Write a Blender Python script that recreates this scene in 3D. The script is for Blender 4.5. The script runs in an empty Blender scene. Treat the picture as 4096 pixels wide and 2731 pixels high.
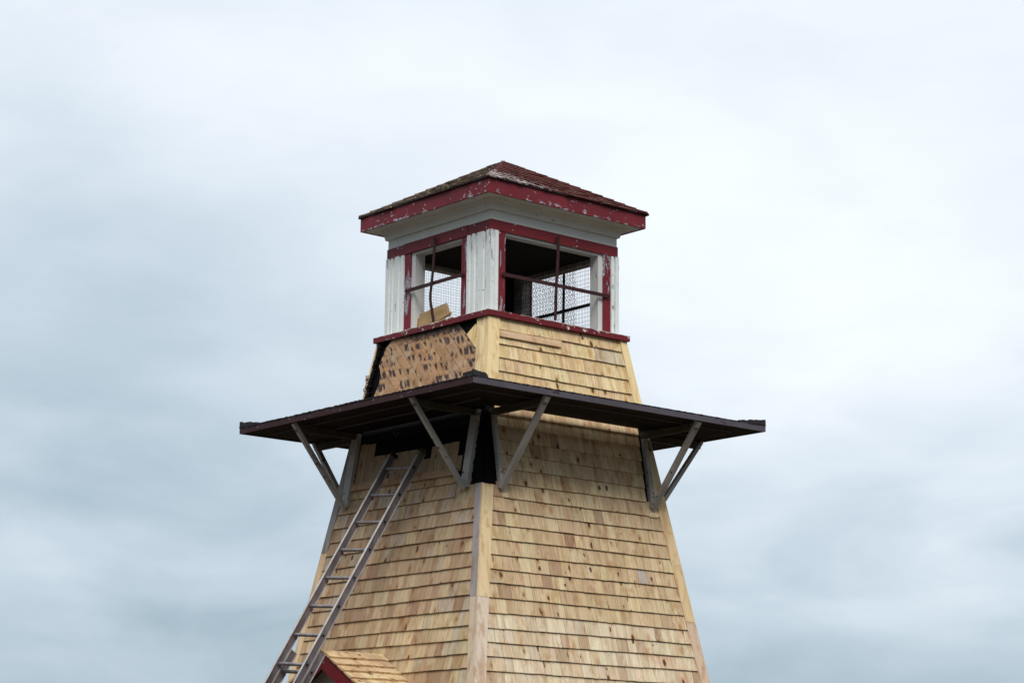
import bpy, math, random
from mathutils import Vector, Matrix
random.seed(11)
S = bpy.context.scene
COL = S.collection
G0 = 7.4                      # height of the eave above the ground (metres)

# ------------------------------------------------------------ camera
yaw, pitch, roll = 0.8725, 0.2115, 0.0106
cp = Vector((-13.8165, -16.6277, -5.7613 + G0))
fw = Vector((math.cos(pitch)*math.cos(yaw), math.cos(pitch)*math.sin(yaw), math.sin(pitch)))
rt = fw.cross(Vector((0, 0, 1))).normalized(); up = rt.cross(fw)
r2 = math.cos(roll)*rt + math.sin(roll)*up; u2 = -math.sin(roll)*rt + math.cos(roll)*up
cam = bpy.data.cameras.new('camera'); camo = bpy.data.objects.new('camera', cam); COL.objects.link(camo)
cam.sensor_width = 36; cam.lens = 36*9057/4096; cam.clip_start = .1; cam.clip_end = 6000
M = Matrix((r2, u2, -fw)).transposed().to_4x4(); M.translation = cp; camo.matrix_world = M
S.camera = camo

# ------------------------------------------------------------ node helpers
class NT:
    def __init__(s, tree): s.t = tree; s.n = tree.nodes; s.l = tree.links
    def new(s, kind, **kw):
        n = s.n.new(kind)
        for k, v in kw.items(): setattr(n, k, v)
        return n
    def put(s, sock, v):
        if isinstance(v, bpy.types.NodeSocket): s.l.new(v, sock)
        elif v is not None:
            if isinstance(v, (tuple, list)) and len(v) == 3 and len(sock.default_value) == 4: v = (*v, 1)
            sock.default_value = v
    def m(s, op, a, b=None, c=None, clamp=False):
        n = s.new('ShaderNodeMath', operation=op); n.use_clamp = clamp
        s.put(n.inputs[0], a); s.put(n.inputs[1], b); s.put(n.inputs[2], c); return n.outputs[0]
    def mix(s, f, a, b, mode='MIX'):
        n = s.new('ShaderNodeMix', data_type='RGBA', blend_type=mode)
        s.put(n.inputs[0], f); s.put(n.inputs[6], a); s.put(n.inputs[7], b); return n.outputs[2]
    def step(s, x, lo, hi):
        n = s.new('ShaderNodeMapRange', interpolation_type='SMOOTHSTEP')
        s.put(n.inputs[0], x); n.inputs[1].default_value = lo; n.inputs[2].default_value = hi; return n.outputs[0]
    def comb(s, x, y, z=0.0):
        n = s.new('ShaderNodeCombineXYZ'); s.put(n.inputs[0], x); s.put(n.inputs[1], y); s.put(n.inputs[2], z); return n.outputs[0]
    def noise(s, v, sc=1.0, det=3.0, rough=.5, dist=0.0):
        n = s.new('ShaderNodeTexNoise'); s.put(n.inputs['Vector'], v); n.inputs['Scale'].default_value = sc
        n.inputs['Detail'].default_value = det; n.inputs['Roughness'].default_value = rough; n.inputs['Distortion'].default_value = dist
        return n.outputs[0]
    def vor(s, v, sc=1.0, feat='F1', rnd=1.0):
        n = s.new('ShaderNodeTexVoronoi', feature=feat); s.put(n.inputs['Vector'], v); n.inputs['Scale'].default_value = sc
        n.inputs['Randomness'].default_value = rnd; return n
    def mul(s, v, k):
        n = s.new('ShaderNodeVectorMath', operation='MULTIPLY'); s.put(n.inputs[0], v); n.inputs[1].default_value = k; return n.outputs[0]
    def sep(s, v):
        n = s.new('ShaderNodeSeparateXYZ'); s.put(n.inputs[0], v); return n.outputs

# ------------------------------------------------------------ world: overcast sky
SUN_EL, SUN_AZ = math.radians(46), math.radians(238)      # direction towards the sun, az from +x
W = bpy.data.worlds.new('World'); S.world = W; W.use_nodes = True
w = NT(W.node_tree); w.n.clear()
sky = w.new('ShaderNodeTexSky', sky_type='NISHITA'); sky.sun_disc = False
sky.sun_elevation = SUN_EL; sky.sun_rotation = math.radians(90) - SUN_AZ
tc = w.new('ShaderNodeTexCoord').outputs['Generated']
x, y, z = w.sep(tc)
DEG = 180/math.pi
el = w.m('MULTIPLY', w.m('ARCSINE', z), DEG)
az = w.m('MULTIPLY', w.m('ARCTAN2', y, x), DEG)
def blob(a, e, wa, we, amp):
    da = w.m('DIVIDE', w.m('SUBTRACT', az, a), wa); de = w.m('DIVIDE', w.m('SUBTRACT', el, e), we)
    q = w.m('ADD', w.m('MULTIPLY', da, da), w.m('MULTIPLY', de, de))
    return w.m('MULTIPLY', w.m('EXPONENT', w.m('MULTIPLY', q, -1.0)), amp)
wob = w.m('SUBTRACT', w.noise(w.mul(tc, (6, 6, 13)), 1.0, 3, .45, .3), .5)
ell = w.m('ADD', el, w.m('MULTIPLY', wob, 5.0))
base = w.new('ShaderNodeValToRGB'); rr = base.color_ramp; rr.interpolation = 'B_SPLINE'
w.put(base.inputs[0], w.m('DIVIDE', ell, 30.0, clamp=True))
stops = [(0.0, .55), (.12, .57), (.28, .72), (.42, .86), (.56, .93), (.70, .93), (1.0, .93)]
rr.elements[0].position = 0; rr.elements[0].color = (.55,)*3+(1,)
rr.elements[1].position = 1; rr.elements[1].color = (.93,)*3+(1,)
for p, v in stops[1:-1]:
    e = rr.elements.new(p); e.color = (v,)*3+(1,)
b = base.outputs[0]
for a in [(58.5, 13.2, 5.0, 3.0, -.16), (61.5, 10.5, 5.5, 2.2, -.10), (57, 8.8, 5, 1.6, -.06), (62.5, 16.3, 2.6, 3.0, -.10), (61, 6.9, 4.5, 1.0, .10), (57, 10.9, 3, .8, .05),
          (59, 5.0, 5, .9, -.05), (40, 11.5, 7, 4.5, .17), (46, 15.2, 5, 4, .07), (39, 5.6, 5, 1.2, .05), (40.5, 4.2, 4, .8, -.05), (39, 8.0, 3, .8, -.05), (55, 18.5, 5, 1.8, .04)]:
    b = w.m('ADD', b, blob(*a))
puff = w.noise(w.mul(tc, (10, 10, 24)), 1.0, 5, .52, .2)
low = w.step(ell, 15.0, 7.0)
fine = w.m('ADD', w.m('MULTIPLY', w.m('MULTIPLY', w.m('SUBTRACT', w.noise(w.mul(tc, (9, 9, 27)), 1.0, 5, .5, .35), .5), low), .42), w.m('ADD', w.m('MULTIPLY', w.m('SUBTRACT', w.noise(w.mul(tc, (19, 19, 52)), 1.0, 4, .5, .2), .5), .06),
           w.m('MULTIPLY', w.m('SUBTRACT', w.step(puff, .36, .64), .5), .05)))
b = w.m('ADD', b, fine)
# cloud deck brightened overhead and dimmed low behind the camera to deepen gallery shade
dot = w.new('ShaderNodeVectorMath', operation='DOT_PRODUCT'); w.put(dot.inputs[0], tc)
dot.inputs[1].default_value = (math.cos(math.radians(50)), math.sin(math.radians(50)), 0)
high = w.step(el, 24.0, 60.0)
away = w.m('MULTIPLY', w.step(dot.outputs[1], .75, .1), w.step(el, 46.0, 18.0))
b = w.m('ADD', b, w.m('MULTIPLY', high, .85))
b = w.m('SUBTRACT', b, w.m('MULTIPLY', away, .50))
tint = w.new('ShaderNodeValToRGB'); tint.color_ramp.elements[0].position = .50; tint.color_ramp.elements[0].color = (.78, 1.0, 1.165, 1)
tint.color_ramp.elements[1].position = .93; tint.color_ramp.elements[1].color = (.935, 1.005, 1.085, 1); w.put(tint.inputs[0], b)
b = w.m('MAXIMUM', b, .06)
cl = w.mix(1.0, w.mix(high, tint.outputs[0], (1.0, 1.0, .98)), b, 'MULTIPLY')
cl10 = w.mix(1.0, cl, (10.0, 10.0, 10.0), 'MULTIPLY')
bg = w.new('ShaderNodeBackground'); w.put(bg.inputs[0], w.mix(.96, sky.outputs[0], cl10)); bg.inputs[1].default_value = .1
w.l.new(bg.outputs[0], w.new('ShaderNodeOutputWorld').inputs[0])

# ------------------------------------------------------------ sun behind the cloud deck
sl = bpy.data.lights.new('sun', 'SUN'); sl.energy = 2.1; sl.angle = math.radians(24); sl.color = (1, .95, .88)
so = bpy.data.objects.new('sun', sl); COL.objects.link(so)
sd = Vector((math.cos(SUN_EL)*math.cos(SUN_AZ), math.cos(SUN_EL)*math.sin(SUN_AZ), math.sin(SUN_EL)))
so.rotation_euler = sd.to_track_quat('Z', 'Y').to_euler(); so.location = (0, 0, 30)
S.view_settings.view_transform = 'Standard'; S.view_settings.look = 'None'
S.view_settings.exposure = 0.0; S.view_settings.gamma = 1.0

# ------------------------------------------------------------ materials
def mat(name):
    m = bpy.data.materials.new(name); m.use_nodes = True; t = NT(m.node_tree)
    return m, t, m.node_tree.nodes['Principled BSDF']
def bump(t, bs, h, dist=.002, st=.6):
    b = t.new('ShaderNodeBump'); b.inputs['Strength'].default_value = st; b.inputs['Distance'].default_value = dist
    t.put(b.inputs['Height'], h); t.l.new(b.outputs[0], bs.inputs['Normal'])
def wood(name, knots=.5, grain=.22, dirt=.0, rough=.8, mark=0.0):
    """uses UV (metres, v along the grain) and the per-piece colour attribute"""
    m, t, bs = mat(name)
    uv = t.new('ShaderNodeUVMap', uv_map='UVMap').outputs[0]
    col = t.new('ShaderNodeAttribute', attribute_name='Col').outputs['Color']
    wv = t.noise(t.mul(uv, (9, 4, 1)), 1, 2)
    u, v, _ = t.sep(uv)
    uu = t.m('ADD', u, t.m('MULTIPLY', wv, .018))
    g = t.noise(t.comb(t.m('MULTIPLY', uu, 70.0), t.m('MULTIPLY', v, 3.0)), 1, 4, .6)
    g2 = t.noise(t.comb(t.m('MULTIPLY', uu, 16.0), t.m('MULTIPLY', v, 1.7)), 1, 2, .6)
    c = t.mix(t.m('MULTIPLY', t.step(g, .4, .72), grain), col, t.mix(1.0, col, (.56, .44, .34), 'MULTIPLY'))
    c = t.mix(t.m('MULTIPLY', t.step(g2, .48, .70), .62), c, t.mix(1.0, col, (.70, .56, .44), 'MULTIPLY'))
    c = t.mix(t.m('MULTIPLY', t.step(g2, .5, .28), .35), c, t.mix(1.0, col, (1.16, 1.17, 1.17), 'MULTIPLY'))
    ob0 = t.new('ShaderNodeTexCoord').outputs['Object']
    stn = t.noise(t.mul(ob0, (1, 1, .45)), 13, 4, .6)
    c = t.mix(t.m('MULTIPLY', t.step(stn, .51, .68), .72), c, t.mix(1.0, col, (.68, .53, .40), 'MULTIPLY'))
    c = t.mix(t.m('MULTIPLY', t.step(t.noise(t.mul(ob0, (1, 1, .3)), 21, 3, .6), .60, .74), .45), c, t.mix(1.0, col, (.55, .52, .50), 'MULTIPLY'))
    if knots > 0:
        kv = t.vor(t.comb(t.m('MULTIPLY', u, 10.5), t.m('MULTIPLY', v, 6.2)), 1.0)
        d = t.m('ADD', kv.outputs['Distance'], t.m('MULTIPLY', t.m('SUBTRACT', t.noise(uv, 60, 2), .5), .22))
        kr, kg, kb = t.sep(kv.outputs['Color'])
        on = t.step(kr, 1-knots, 1-knots+.05)
        halo = t.m('MULTIPLY', t.m('MULTIPLY', t.step(d, .48, .08), on), t.m('MULTIPLY', kb, .95))
        c = t.mix(halo, c, t.mix(1.0, col, (.62, .42, .26), 'MULTIPLY'))
        sz = t.m('MULTIPLY', t.m('ADD', kg, .32), .155)
        core = t.m('MULTIPLY', t.step(t.m('SUBTRACT', d, sz), .03, -.03), on)
        c = t.mix(t.m('MULTIPLY', core, .92), c, (.06, .030, .018))
        # little specks and nail holes
        sv = t.vor(t.comb(t.m('MULTIPLY', u, 24.0), t.m('MULTIPLY', v, 13.0)), 1.0)
        sr = t.sep(sv.outputs['Color'])[0]
        sp = t.m('MULTIPLY', t.step(sv.outputs['Distance'], .12, .06), t.step(sr, .78, .80))
        c = t.mix(t.m('MULTIPLY', sp, .75), c, (.07, .04, .03))
    if dirt > 0:
        ob = t.new('ShaderNodeTexCoord').outputs['Object']
        dn = t.noise(t.mul(ob, (4, 4, 2)), 1, 4, .6)
        c = t.mix(t.m('MULTIPLY', t.step(dn, .52, .72), dirt), c, (.27, .25, .26))
    if mark > 0:   # tar rubbed off where the old shingles were nailed
        wob = t.m('MULTIPLY', t.m('SUBTRACT', t.noise(uv, 5, 2), .5), .05)
        sv_ = t.new('ShaderNodeAttribute', attribute_name='sz').outputs['Vector']
        s_, z_, _ = t.sep(sv_)
        zz = t.m('ADD', t.m('ADD', z_, t.m('MULTIPLY', s_, -.05)), t.m('MULTIPLY', t.m('SUBTRACT', t.noise(sv_, 5, 2), .5), .05))
        fr = t.m('FRACT', t.m('MULTIPLY', zz, 8.2))
        band = t.m('MULTIPLY', t.step(fr, .02, .25), t.step(fr, .90, .70))
        sk = t.comb(t.m('MULTIPLY', t.m('ADD', s_, t.m('MULTIPLY', z_, -.55)), 25.0), t.m('MULTIPLY', zz, 8.2))
        vv = t.vor(sk, 1.0)
        dd = t.m('ADD', vv.outputs['Distance'], t.m('MULTIPLY', t.m('SUBTRACT', t.noise(t.comb(t.m('MULTIPLY', t.m('ADD', s_, t.m('MULTIPLY', z_, -.55)), 130.0), t.m('MULTIPLY', zz, 24.0)), 1, 3), .5), .62))
        dd = t.m('ADD', dd, t.m('MULTIPLY', t.m('SUBTRACT', t.sep(vv.outputs['Color'])[0], .5), .26))
        dab = t.m('MULTIPLY', t.step(dd, .64, .50), t.step(t.sep(vv.outputs['Color'])[1], .32, .38))
        lowf = t.step(t.noise(sv_, 5.5, 3), .36, .46)
        mk = t.m('MULTIPLY', t.m('MULTIPLY', dab, band), lowf)
        c = t.mix(t.m('MULTIPLY', mk, .93), c, (.03, .025, .036))
        ln = t.m('MULTIPLY', t.step(t.m('ABSOLUTE', t.m('SUBTRACT', fr, .88)), .035, .0), t.step(t.noise(sv_, 14, 2), .46, .56))
        c = t.mix(t.m('MULTIPLY', ln, .55), c, (.10, .06, .05))
        lt = t.step(t.noise(sv_, 8, 3), .56, .66)
        c = t.mix(t.m('MULTIPLY', lt, .35), c, (.62, .50, .36))
        rs = t.step(t.noise(t.mul(sv_, (1.2, 1, 1)), 10, 3), .60, .72)
        c = t.mix(t.m('MULTIPLY', rs, .75), c, (.16, .07, .035))
        # ragged near-black upper edge of the boards, below the sill
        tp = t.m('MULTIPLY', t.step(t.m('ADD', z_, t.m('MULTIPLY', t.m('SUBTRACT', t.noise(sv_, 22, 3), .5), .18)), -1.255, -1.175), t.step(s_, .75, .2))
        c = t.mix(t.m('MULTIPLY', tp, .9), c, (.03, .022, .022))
    bs.inputs['Roughness'].default_value = rough; bs.inputs['Specular IOR Level'].default_value = .25
    t.put(bs.inputs['Base Color'], c); bump(t, bs, g, .0015, .5)
    return m
def paint(name, base, chip, amount=.3, scale=9, vstreak=0, rust=0, rough=.55, dark=(.05, .03, .035), edge=None, var=.12, spec=.35):
    m, t, bs = mat(name)
    ob = t.new('ShaderNodeTexCoord').outputs['Object']
    c = t.mix(t.step(t.noise(ob, 3.1, 4), .3, .7), base, tuple(k*(1-2*var) for k in base))
    c = t.mix(t.m('MULTIPLY', t.step(t.noise(t.mul(ob, (14, 14, 70)), 1, 3), .5, .8), .25), c, tuple(k*.72 for k in base))
    n = t.noise(t.mul(ob, (1, 1, 1.9 if not vstreak else .22)), scale, 6, .62, .3)
    big = t.noise(ob, 2.3, 2)
    th = .70 - amount*.2
    nn = t.m('ADD', n, t.m('MULTIPLY', t.m('SUBTRACT', big, .5), .30))
    if edge is not None:          # wear along a horizontal edge of the piece
        zz = t.sep(ob)[2]
        e = t.step(t.m('ABSOLUTE', t.m('SUBTRACT', zz, edge[0])), edge[1], 0.0)
        nn = t.m('ADD', nn, t.m('MULTIPLY', e, edge[2]))
    chipm = t.step(nn, th, th+.015); rim = t.step(nn, th-.014, th)
    c = t.mix(t.m('MULTIPLY', rim, .6), c, dark)
    c = t.mix(chipm, c, t.mix(t.step(t.noise(ob, 40, 2), .50, .66), chip[0], chip[1]))
    fl = t.vor(ob, 26.0); fr_ = t.sep(fl.outputs['Color'])[0]
    fd = t.m('ADD', fl.outputs['Distance'], t.m('MULTIPLY', t.m('SUBTRACT', t.noise(ob, 120, 2), .5), .4))
    c = t.mix(t.m('MULTIPLY', t.step(fd, .20, .16), t.step(fr_, .95-.08*amount, .955-.08*amount)), c, chip[1])
    if vstreak:
        cr = t.noise(t.mul(ob, (46, 46, 5)), 1, 4, .6, .4)
        gate = t.step(t.noise(ob, 3.4, 2), .44, .60)
        c = t.mix(t.m('MULTIPLY', t.m('MULTIPLY', t.step(cr, .635, .66), gate), .85), c, (.16, .15, .17))
    if rust:
        rv = t.vor(t.mul(ob, (1, 1, .8)), 5.0); rc = t.sep(rv.outputs['Color'])[1]
        rd = t.m('ADD', rv.outputs['Distance'], t.m('MULTIPLY', t.m('SUBTRACT', t.noise(ob, 50, 2), .5), .12))
        on = t.step(rc, 1-rust, 1-rust+.02)
        c = t.mix(t.m('MULTIPLY', t.m('MULTIPLY', t.step(rd, .17, .05), on), .6), c, (.42, .20, .07))
        c = t.mix(t.m('MULTIPLY', t.step(rd, .10, .05), on), c, (.08, .035, .02))
    bs.inputs['Roughness'].default_value = rough; bs.inputs['Specular IOR Level'].default_value = spec
    t.put(bs.inputs['Base Color'], c)
    bump(t, bs, t.m('SUBTRACT', t.m('MULTIPLY', n, .4), t.m('MULTIPLY', chipm, .5)), .002, .5)
    return m
def plain(name, c1, c2, sc=12, rough=.8, metal=0.0, stretch=(1, 1, 1), bd=.002, spec=.3, sharp=(.35, .65)):
    m, t, bs = mat(name)
    ob = t.new('ShaderNodeTexCoord').outputs['Object']
    n = t.noise(t.mul(ob, stretch), sc, 5, .6)
    t.put(bs.inputs['Base Color'], t.mix(t.step(n, *sharp), c1, c2))
    bs.inputs['Roughness'].default_value = rough; bs.inputs['Metallic'].default_value = metal
    bs.inputs['Specular IOR Level'].default_value = spec
    if bd: bump(t, bs, n, bd, .6)
    return m
RED = (.185, .012, .018)
CH = ((.26, .23, .29), (.60, .56, .55))
MT = {}
MT['cedar'] = wood('cedar_shingle', .80, .50)
MT['board'] = wood('sawn_board', .22, .20)
MT['greyboard'] = wood('weathered_board', .2, .3, .6)
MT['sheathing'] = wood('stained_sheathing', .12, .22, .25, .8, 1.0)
MT['red'] = paint('red_paint', RED, CH, .22, 11, 0, 0, .5)
MT['fascia'] = paint('red_fascia_paint', (.19, .015, .025), CH, .30, 13, 0, 0, .5, edge=(G0+.004, .03, .09))
MT['sill'] = paint('red_sill_paint', (.175, .011, .018), ((.5, .46, .40), (.76, .74, .68)), .35, 14, 0, 0, .5, edge=(G0-1.079, .008, .20))
MT['casing'] = paint('red_casing_paint', (.185, .012, .020), CH, .75, 10, 1, 0, .5)
MT['white'] = paint('white_paint', (.80, .85, .85), ((.40, .39, .44), (.24, .23, .26)), .34, 9, 1, .34, .55, dark=(.45, .45, .45), var=.05)
MT['trimwhite'] = paint('cream_trim_paint', (.74, .76, .73), ((.45, .42, .38), (.24, .22, .24)), .06, 9, 0, .18, .6, dark=(.4, .38, .36), var=.05)
MT['jamb'] = paint('white_jamb_paint', (.66, .67, .67), ((.42, .41, .42), (.26, .25, .27)), .16, 9, 1, .12, .6, dark=(.45, .45, .45), var=.05)
MT['bracket'] = paint('grey_bracket_paint', (.47, .45, .435), ((.10, .08, .09), (.30, .24, .2)), .30, 13, 0, .1, .7, var=.15)
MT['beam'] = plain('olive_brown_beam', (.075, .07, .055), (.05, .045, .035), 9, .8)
MT['iron'] = plain('red_painted_iron', (.05, .011, .012), (.028, .009, .010), 20, .6)
MT['darkiron'] = plain('dark_iron', (.02, .014, .014), (.012, .01, .01), 20, .7)
MT['wire'] = plain('galvanised_wire', (.06, .06, .065), (.03, .03, .03), 30, .6, 0, bd=0)
MT['tar'] = plain('tar_paper', (.0028, .0025, .003), (.005, .0045, .006), 3, .85, bd=.004, spec=.08)
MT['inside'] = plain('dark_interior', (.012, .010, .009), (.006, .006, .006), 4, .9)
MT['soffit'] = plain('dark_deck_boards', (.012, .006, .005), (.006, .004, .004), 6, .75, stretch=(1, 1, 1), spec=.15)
MT['deckedge'] = paint('lit_board_edge', (.15, .12, .15), ((.18, .16, .2), (.10, .02, .03)), .35, 12, 0, 0, .7)
MT['deckred'] = paint('dull_red_edge', (.045, .014, .018), ((.05, .04, .05), (.22, .2, .22)), .35, 12, 0, 0, .65)
MT['deckgrey'] = paint('grey_edge', (.095, .085, .105), ((.035, .03, .04), (.20, .02, .04)), .25, 12, 0, 0, .6)
MT['asphalt'] = plain('asphalt_roofing', (.018, .016, .018), (.055, .052, .062), 60, .9, bd=.006, sharp=(.45, .7))
MT['alu'] = plain('weathered_aluminium', (.27, .25, .27), (.17, .15, .165), 9, .45, .55, (1, 1, .35), .001, .5)
MT['aluflange'] = plain('pale_aluminium_flange', (.52, .50, .49), (.36, .34, .34), 14, .45, .35, (1, 1, .35), .001, .5)
MT['rung'] = plain('aluminium_rung', (.20, .17, .18), (.34, .31, .32), 22, .38, .6, bd=.0005, spec=.5)
MT['cap'] = plain('yellowed_plastic', (.10, .075, .02), (.05, .035, .012), 14, .6)
MT['innerwall'] = plain('unpainted_inner_boards', (.50, .46, .44), (.30, .28, .27), 9, .8)
MT['holes'] = plain('dark_hollow', (.01, .01, .01), (.006, .006, .006), 5, .9, bd=0)
MT['grass'] = plain('grass', (.030, .030, .014), (.060, .034, .020), .8, .9, bd=.03)
# old roof shingles: left slopes bare and lichen covered, right slopes still red
def roofmat(name, red):
    m, t, bs = mat(name)
    ob = t.new('ShaderNodeTexCoord').outputs['Object']
    uv = t.new('ShaderNodeUVMap', uv_map='UVMap').outputs[0]
    col = t.new('ShaderNodeAttribute', attribute_name='Col').outputs['Color']
    g = t.noise(t.mul(uv, (60, 7, 1)), 1, 4, .6)
    n = t.noise(t.mul(uv, (15, 10, 1) if red else (26, 14, 1)), 1, 6, .62)
    if red:
        c = t.mix(t.step(g, .35, .7), (.105, .020, .014), (.055, .013, .011))
        c = t.mix(1.0, c, col, 'MULTIPLY')
        px, py, pz = t.sep(ob)
        near = t.m('ADD', t.step(px, .15, -.75), t.m('MULTIPLY', t.step(py, -.55, -.95), .85))
        q = t.m('ADD', n, t.m('MULTIPLY', t.m('SUBTRACT', near, .95), .15))
        c = t.mix(t.step(q, .55, .575), c, (.06, .035, .04))
        c = t.mix(t.step(q, .615, .635), c, (.46, .40, .39))
    else:
        c = t.mix(t.step(n, .36, .5), (.05, .04, .038), (.20, .165, .135))
        c = t.mix(t.step(n, .50, .60), c, (.34, .29, .24))
        ye = t.noise(ob, 17, 4, .7)
        c = t.mix(t.m('MULTIPLY', t.step(ye, .54, .62), .8), c, (.16, .12, .03))
        c = t.mix(t.step(t.noise(ob, 23, 4, .7), .62, .66), c, (.42, .37, .36))
        c = t.mix(t.m('MULTIPLY', t.step(t.noise(ob, 5, 3), .56, .62), .4), c, (.12, .03, .022))
        c = t.mix(1.0, c, col, 'MULTIPLY')
    t.put(bs.inputs['Base Color'], c); bs.inputs['Roughness'].default_value = .85; bs.inputs['Specular IOR Level'].default_value = .2
    bump(t, bs, n, .006, .8); return m
MT['roofred'] = roofmat('red_roof_shingle', True)
MT['roofold'] = roofmat('bare_roof_shingle', False)

# ------------------------------------------------------------ mesh builder
class MB:
    def __init__(s): s.v = []; s.f = []; s.uv = []; s.c = []; s.sz = []
    def face(s, idx, uvs, col): s.f.append(idx); s.uv += uvs; s.c += [col]*len(idx)
    def hexa(s, P, col=(1, 1, 1), uvo=None, ax=('a', 'b', 'c'), L=None, sz=None):
        """P: 8 points, index = a + 2b + 4c. L: 8 local (a,b,c) coords for uv (b along grain)"""
        if uvo is None: uvo = (random.uniform(0, 60), random.uniform(0, 60))
        P = [Vector(p) for p in P]; n = len(s.v)
        s.v += [p + Vector((0, 0, G0)) for p in P]
        if L is None: L = [(p.x, p.z, p.y) for p in P]
        s.sz += sz if sz else [(0, 0, 0)]*8
        cen = sum(P, Vector())/8
        for q, fa in (((0, 2, 6, 4), 0), ((1, 3, 7, 5), 0), ((0, 1, 5, 4), 1), ((2, 3, 7, 6), 1), ((0, 1, 3, 2), 2), ((4, 5, 7, 6), 2)):
            a, b, c, d = (P[i] for i in q)
            nn = (b-a).cross(c-a) + (c-a).cross(d-a)
            if nn.length < 1e-12: continue
            if nn.dot((a+b+c+d)/4-cen) < 0: q = q[::-1]
            if fa == 0: uvs = [(L[i][2]+uvo[0], L[i][1]+uvo[1]) for i in q]
            elif fa == 1: uvs = [(L[i][0]+uvo[0], L[i][2]+uvo[1]) for i in q]
            else: uvs = [(L[i][0]+uvo[0], L[i][1]+uvo[1]) for i in q]
            s.face([n+i for i in q], uvs, col)
    def box(s, fn, a, b, c, col=(1, 1, 1), c2=None, uvo=None, sz=False):
        """a,b,c ranges in local coords; c2 = range of c at b1 (wedge)"""
        c2 = c2 or c
        L = []
        for k in (0, 1):
            for j in (0, 1):
                for i in (0, 1):
                    aa = a[j][i] if isinstance(a[0], (tuple, list)) else a[i]
                    L.append((aa, b[j], (c2 if j else c)[k]))
        s.hexa([fn(*p) for p in L], col, uvo, L=L, sz=[(p[0], p[1], 0) for p in L] if sz else None)
    def bar(s, p, q, wd, hv, up=Vector((0, 0, 1)), col=(1, 1, 1)):
        """bar from p to q, width wd across, height hv along up"""
        p = Vector(p); q = Vector(q); d = (q-p); ln = d.length; d.normalize()
        side = d.cross(up).normalized(); u = side.cross(d)
        fn = lambda a, b, c: p + side*a + d*b + u*c
        s.box(fn, (-wd/2, wd/2), (0, ln), (-hv/2, hv/2), col)
    def tube(s, pts, r, n=6, col=(1, 1, 1), cap=True, flat=None, up0=None):
        pts = [Vector(p) for p in pts]; n0 = len(s.v); k = len(pts)
        for i, p in enumerate(pts):
            d = (pts[min(i+1, k-1)]-pts[max(i-1, 0)]).normalized()
            up_ = up0 or (Vector((0, 0, 1)) if abs(d.z) < .9 else Vector((1, 0, 0)))
            a = d.cross(up_).normalized(); b_ = a.cross(d)
            for j in range(n):
                t = 2*math.pi*(j+.5)/n
                ra, rb = (r, r) if flat is None else (r, flat)
                s.v.append(p + a*math.cos(t)*ra + b_*math.sin(t)*rb + Vector((0, 0, G0))); s.sz.append((0, 0, 0))
        for i in range(k-1):
            for j in range(n):
                a = n0+i*n+j; b_ = n0+i*n+(j+1) % n
                s.face([a, b_, b_+n, a+n], [(j/n, i), ((j+1)/n, i), ((j+1)/n, i+1), (j/n, i+1)], col)
        if cap:
            s.face([n0+j for j in range(n)][::-1], [(0, 0)]*n, col); s.face([n0+(k-1)*n+j for j in range(n)], [(0, 0)]*n, col)
    def prism(s, poly, fn, c0, c1, col=(1, 1, 1), uvf=None, uvo=None):
        """poly in (a,b); extruded c0..c1"""
        if uvo is None: uvo = (random.uniform(0, 60), random.uniform(0, 60))
        uvf = uvf or (lambda a, b: (a, b))
        n = len(poly); n0 = len(s.v)
        for c in (c0, c1):
            for a, b in poly: s.v.append(fn(a, b, c)+Vector((0, 0, G0))); s.sz.append((a, b, 0))
        U = [(uvf(a, b)[0]+uvo[0], uvf(a, b)[1]+uvo[1]) for a, b in poly]
        area = sum(poly[i][0]*poly[(i+1) % n][1]-poly[(i+1) % n][0]*poly[i][1] for i in range(n))
        # orient: outward along +c for the c1 face
        e = s.v[n0+1]-s.v[n0]
        top = [n0+n+i for i in range(n)]; bot = [n0+i for i in range(n)][::-1]
        s.face(top, U, col); s.face(bot, U[::-1], col)
        for i in range(n):
            j = (i+1) % n; s.face([n0+i, n0+j, n0+n+j, n0+n+i], [U[i], U[j], U[j], U[i]], col)
    def build(s, name, m, parent=None, smooth=False):
        me = bpy.data.meshes.new(name); me.from_pydata([tuple(v) for v in s.v], [], s.f)
        uvl = me.uv_layers.new(name='UVMap'); uvl.data.foreach_set('uv', [k for p in s.uv for k in p])
        ca = me.color_attributes.new('Col', 'FLOAT_COLOR', 'CORNER')
        ca.data.foreach_set('color', [k for p in s.c for k in (*p, 1)])
        if any(q[0] or q[1] for q in s.sz):
            at = me.attributes.new('sz', 'FLOAT_VECTOR', 'POINT'); at.data.foreach_set('vector', [k for p in s.sz for k in p])
        me.materials.append(MT[m])
        if smooth: me.polygons.foreach_set('use_smooth', [True]*len(me.polygons))
        me.update(); me.validate()
        o = bpy.data.objects.new(name, me); COL.objects.link(o)
        if parent: o.parent = parent
        return o
def tag(o, label=None, cat=None, group=None, kind=None):
    for k, v in (('label', label), ('category', cat), ('group', group), ('kind', kind)):
        if v: o[k] = v
    return o
def empty(name):
    o = bpy.data.objects.new(name, None); COL.objects.link(o); o.empty_display_size = .2; return o

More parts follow.
